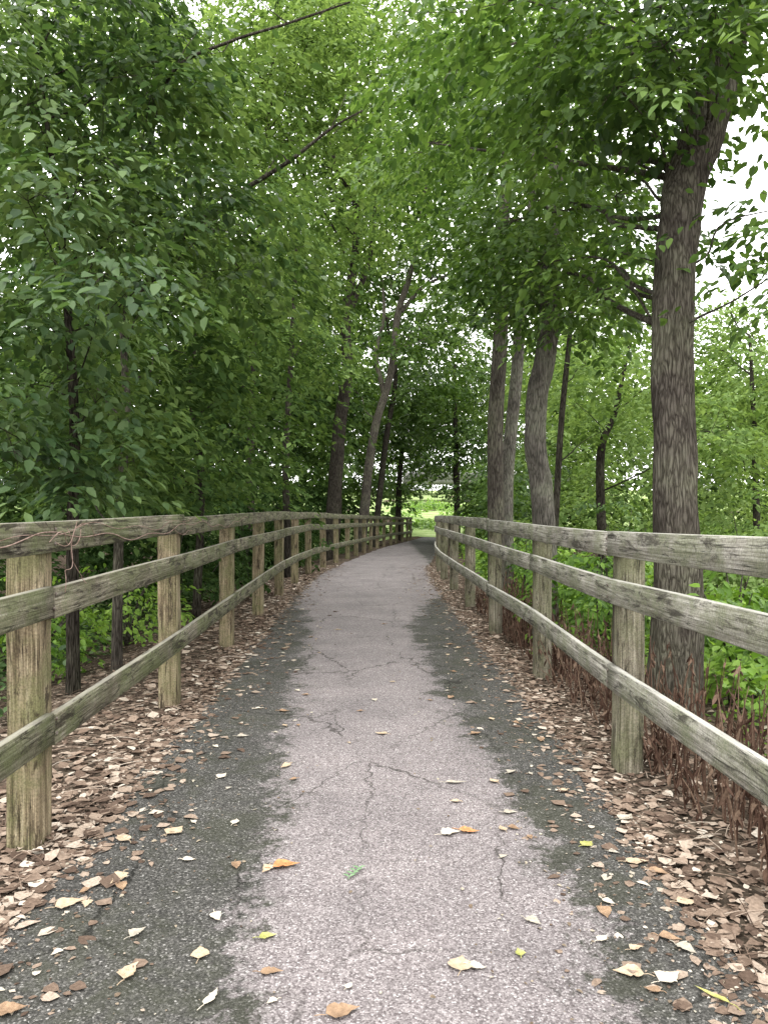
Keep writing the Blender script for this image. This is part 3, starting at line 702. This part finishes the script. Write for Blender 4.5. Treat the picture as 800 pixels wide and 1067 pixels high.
single = [
 (470, 873, .085, .06, 20, 'cream', .5, 'cream half of the leaf pair lying mid path, left one'),
 (489, 870, .085, .05, -10, 'orange', .4, 'orange leaf overlapping a cream one in the middle of the path'),
 (298, 908, .10, .06, 15, 'orange', .5, 'rusty orange leaf lying on the left part of the path'),
 (182, 870, .085, .075, 60, 'tan', .3, 'broad tan leaf on the dark left strip near the litter'),
 (207, 1000, .065, .055, 100, 'tan', .4, 'small curled tan leaf on the dark strip at lower left'),
 (283, 1020, .065, .035, 5, 'brown', .3, 'narrow brown leaf near the bottom, left of centre'),
 (481, 1011, .075, .07, 80, 'tan', .35, 'cupped pale leaf at bottom centre of the path'),
 (541, 999, .04, .03, 95, 'yellowgreen', .3, 'little yellow green leaf right of the cupped pale leaf'),
 (655, 1021, .085, .06, 170, 'tan', .3, 'flat tan leaf at lower right, left one of two'),
 (698, 1026, .08, .06, 30, 'cream', .4, 'whitish curled leaf at lower right, right one of two'),
 (742, 1044, .10, .018, 130, 'yellowgreen', .2, 'slim yellow green leaf stalk in the bottom right corner'),
 (664, 903, .085, .05, 5, 'tan', .3, 'tan leaf near the right path edge, left of a brown one'),
 (687, 914, .075, .045, -30, 'brown', .4, 'brown leaf near the right path edge beside a tan one'),
 (612, 884, .06, .05, 40, 'yellowgreen', .4, 'yellowish leaf right of the centre, level with the orange pair'),
 (716, 945, .07, .05, 10, 'tan', .3, 'tan leaf on the right path edge against the litter'),
 (397, 767, .075, .045, 160, 'tan', .3, 'lone tan leaf farther up the middle of the pale strip'),
 (475, 819, .10, .03, 5, 'greyleaf', .3, 'long flat grey leaf above the orange pair'),
 (357, 1062, .09, .06, 20, 'brown', .4, 'brown leaf cut by the bottom edge of the view'),
 (219, 1046, .075, .025, 75, 'cream', .3, 'narrow pale leaf standing out at the lower left'),
 (279, 982, .055, .035, 20, 'yellowgreen', .3, 'small olive leaf above the narrow brown one'),
 (605, 807, .075, .05, 0, 'greyleaf', .3, 'grey leaf at right side of path close to the large right post'),
 (652, 856, .085, .06, 40, 'greyleaf', .4, 'grey curled leaf next to the litter below the large right post'),
 (72, 948, .09, .07, 30, 'tan', .3, 'wide tan leaf at the left edge of the path below the nearest post'),
 (532, 851, .06, .04, 0, 'greyleaf', .3, 'small greyish leaf above right of the orange pair'),
 (128, 878, .08, .055, 140, 'tan', .3, 'tan leaf right of the nearest left post on the dark strip'),
 (10, 1060, .08, .06, 20, 'brown', .4, 'reddish brown leaf in the bottom left corner'),
 (232, 812, .07, .05, 70, 'cream', .3, 'pale leaf on the dark left strip above the broad tan one'),
 (253, 770, .07, .05, 10, 'greyleaf', .3, 'greyish leaf on the left strip beside the pale band'),
]
for k, (px, py, L, W, rot, mt, curl, lab) in enumerate(single):
    x, y = G(px, py)
    V, F = leafmesh(L*1.15, W*1.15, curl*.45, k)
    o = mk('fallen_leaf', V, F, M[mt], smooth=True); o.location = (x, y, float(base(y))+.016); o.rotation_euler = (0, 0, R(rot))
    tag(o, lab, 'leaf', 'fallen leaves on the path')
x, y = G(368, 916); b = np.array([x, y, .016])
root = empty('green_sprig', b); tag(root, 'torn green sprig with small leaflets lying in the middle of the path', 'sprig')
V, F = tube([(x-.02, y-.05, .02), (x, y, .022), (x+.025, y+.05, .02)], [.0015, .0013, .001], 5, 8); mk('stem', V, F, M['green'], root, b)
Pb = np.array([(x-.015+.012*i, y-.035+.024*i, .022) for i in range(4) for s in (0, 1)]); Dd = np.array([((-1 if s else 1)*.8, .6, .15) for i in range(4) for s in (0, 1)])
V, F = leaf_geo(Pb, Dd, np.tile([[0, 0, 1.]], (8, 1)), np.full(8, .035), .16); mk('leaflets', V, F, M['green'], root, b)
zones = [(-1.15, -.45, 46, 'small dry leaf lying on the dark left strip of the path'), (-.4, .55, 14, 'small dry leaf lying on the pale middle strip of the path'), (.6, 1.12, 42, 'small dry leaf lying on the dark right strip of the path')]
protos = [leafmesh(.042+.008*k, .03+.004*k, .2, 50+k) for k in range(5)]
mats = ['tan', 'cream', 'greyleaf', 'brown', 'tan']
meshes = [None]*5
for (x0, x1, cnt, lab) in zones:
    for i in range(cnt):
        k = rng.integers(0, 5); y = 2.1+rng.random()**1.3*8; x = float(cx(y))+rng.uniform(x0, x1)
        if meshes[k] is None:
            o = mk('fallen_leaf', protos[k][0], protos[k][1], M[mats[k]], smooth=True); meshes[k] = o
        else:
            o = meshes[k].copy(); COL.objects.link(o)
        s_ = rng.uniform(.6, 1.35); o.scale = (s_, s_, s_)
        o.location = (x, y, float(base(y))+.016); o.rotation_euler = (0, 0, rng.uniform(0, 6.28))
        tag(o, lab, 'leaf', lab.replace('leaf lying', 'leaves lying'))

# ------------------------------------------------------------------ vine on the left top rail
def strand(z0, amp, f1, rad, y0, y1, ph):
    pts = []
    for s in np.linspace(y0, y1, 50):
        x = float(np.interp(s, LPy, LPx))+.071+.046+.006*math.sin(s*5+ph)
        pts.append((x, s, z0+amp*math.sin(s*f1+ph)+.015*math.sin(s*8+ph)))
    return tube(pts, [rad]*len(pts), 5, 170)
parts = [strand(1.35, .03, 2.3, .0028, 1.2, 9, 0), strand(1.39, .022, 3.1, .0018, 1.2, 6.4, 2)]
def loop(a, amp, ph, n=14):
    q = []
    for i in range(n):
        t_ = i/(n-1); s = a[0]+t_*a[1]
        x = float(np.interp(s, LPy, LPx))+.071+.05+.02*abs(math.sin(t_*6+ph))
        q.append((x, s, a[2]+a[3]*t_+amp*math.sin(t_*7+ph)))
    return tube(q, [.0017]*n, 5, 50)
parts += [loop((3.35, .35, 1.35, .02), .04, 0), loop((3.5, .25, 1.38, -.28), .03, 1), loop((3.62, -.15, 1.40, -.30), .04, 2), loop((3.4, .5, 1.36, .04), .04, 3.5), loop((5.2, .8, 1.39, -.10), .03, 1)]
V, F = join(parts); o = mk('vine', V, F, M['vine'], smooth=True); tag(o, 'thin dry reddish vine trailing and tangling over the top rail of the left fence', 'vine')

# ------------------------------------------------------------------ light, camera
w = bpy.data.worlds.new('World'); S.world = w; w.use_nodes = True; nt = w.node_tree; nt.nodes.clear()
sky = nt.nodes.new('ShaderNodeTexSky'); sky.sky_type = 'NISHITA'; sky.sun_disc = False; sky.sun_elevation = R(58); sky.sun_rotation = R(160)
sky.air_density = 1; sky.dust_density = 4
hs = nt.nodes.new('ShaderNodeHueSaturation'); hs.inputs['Saturation'].default_value = .2; hs.inputs['Value'].default_value = 1.3
mx = nt.nodes.new('ShaderNodeMixRGB'); mx.inputs[0].default_value = .78; mx.inputs[2].default_value = (31.5, 31.4, 31.2, 1)
bg = nt.nodes.new('ShaderNodeBackground'); bg.inputs[1].default_value = .15
wo = nt.nodes.new('ShaderNodeOutputWorld')
nt.links.new(sky.outputs[0], hs.inputs['Color']); nt.links.new(hs.outputs[0], mx.inputs[1]); nt.links.new(mx.outputs[0], bg.inputs[0]); nt.links.new(bg.outputs[0], wo.inputs[0])
sl = bpy.data.lights.new('sun', 'SUN'); sl.energy = 1.5; sl.angle = R(25); sl.color = (1, .97, .92)
so = bpy.data.objects.new('sun', sl); COL.objects.link(so)
so.rotation_euler = (R(32), 0, R(-20))
cam = bpy.data.cameras.new('camera'); cam.sensor_fit = 'VERTICAL'; cam.sensor_height = 24; cam.lens = 24*800/1067; cam.clip_end = 2000; cam.clip_start = .05
co = bpy.data.objects.new('camera', cam); COL.objects.link(co); co.location = (0, 0, 1.5); co.rotation_euler = (R(90-.32), 0, 0)
S.camera = co
S.view_settings.view_transform = 'Standard'; S.view_settings.look = 'None'; S.view_settings.exposure = 0
print('leaves', NL[0])
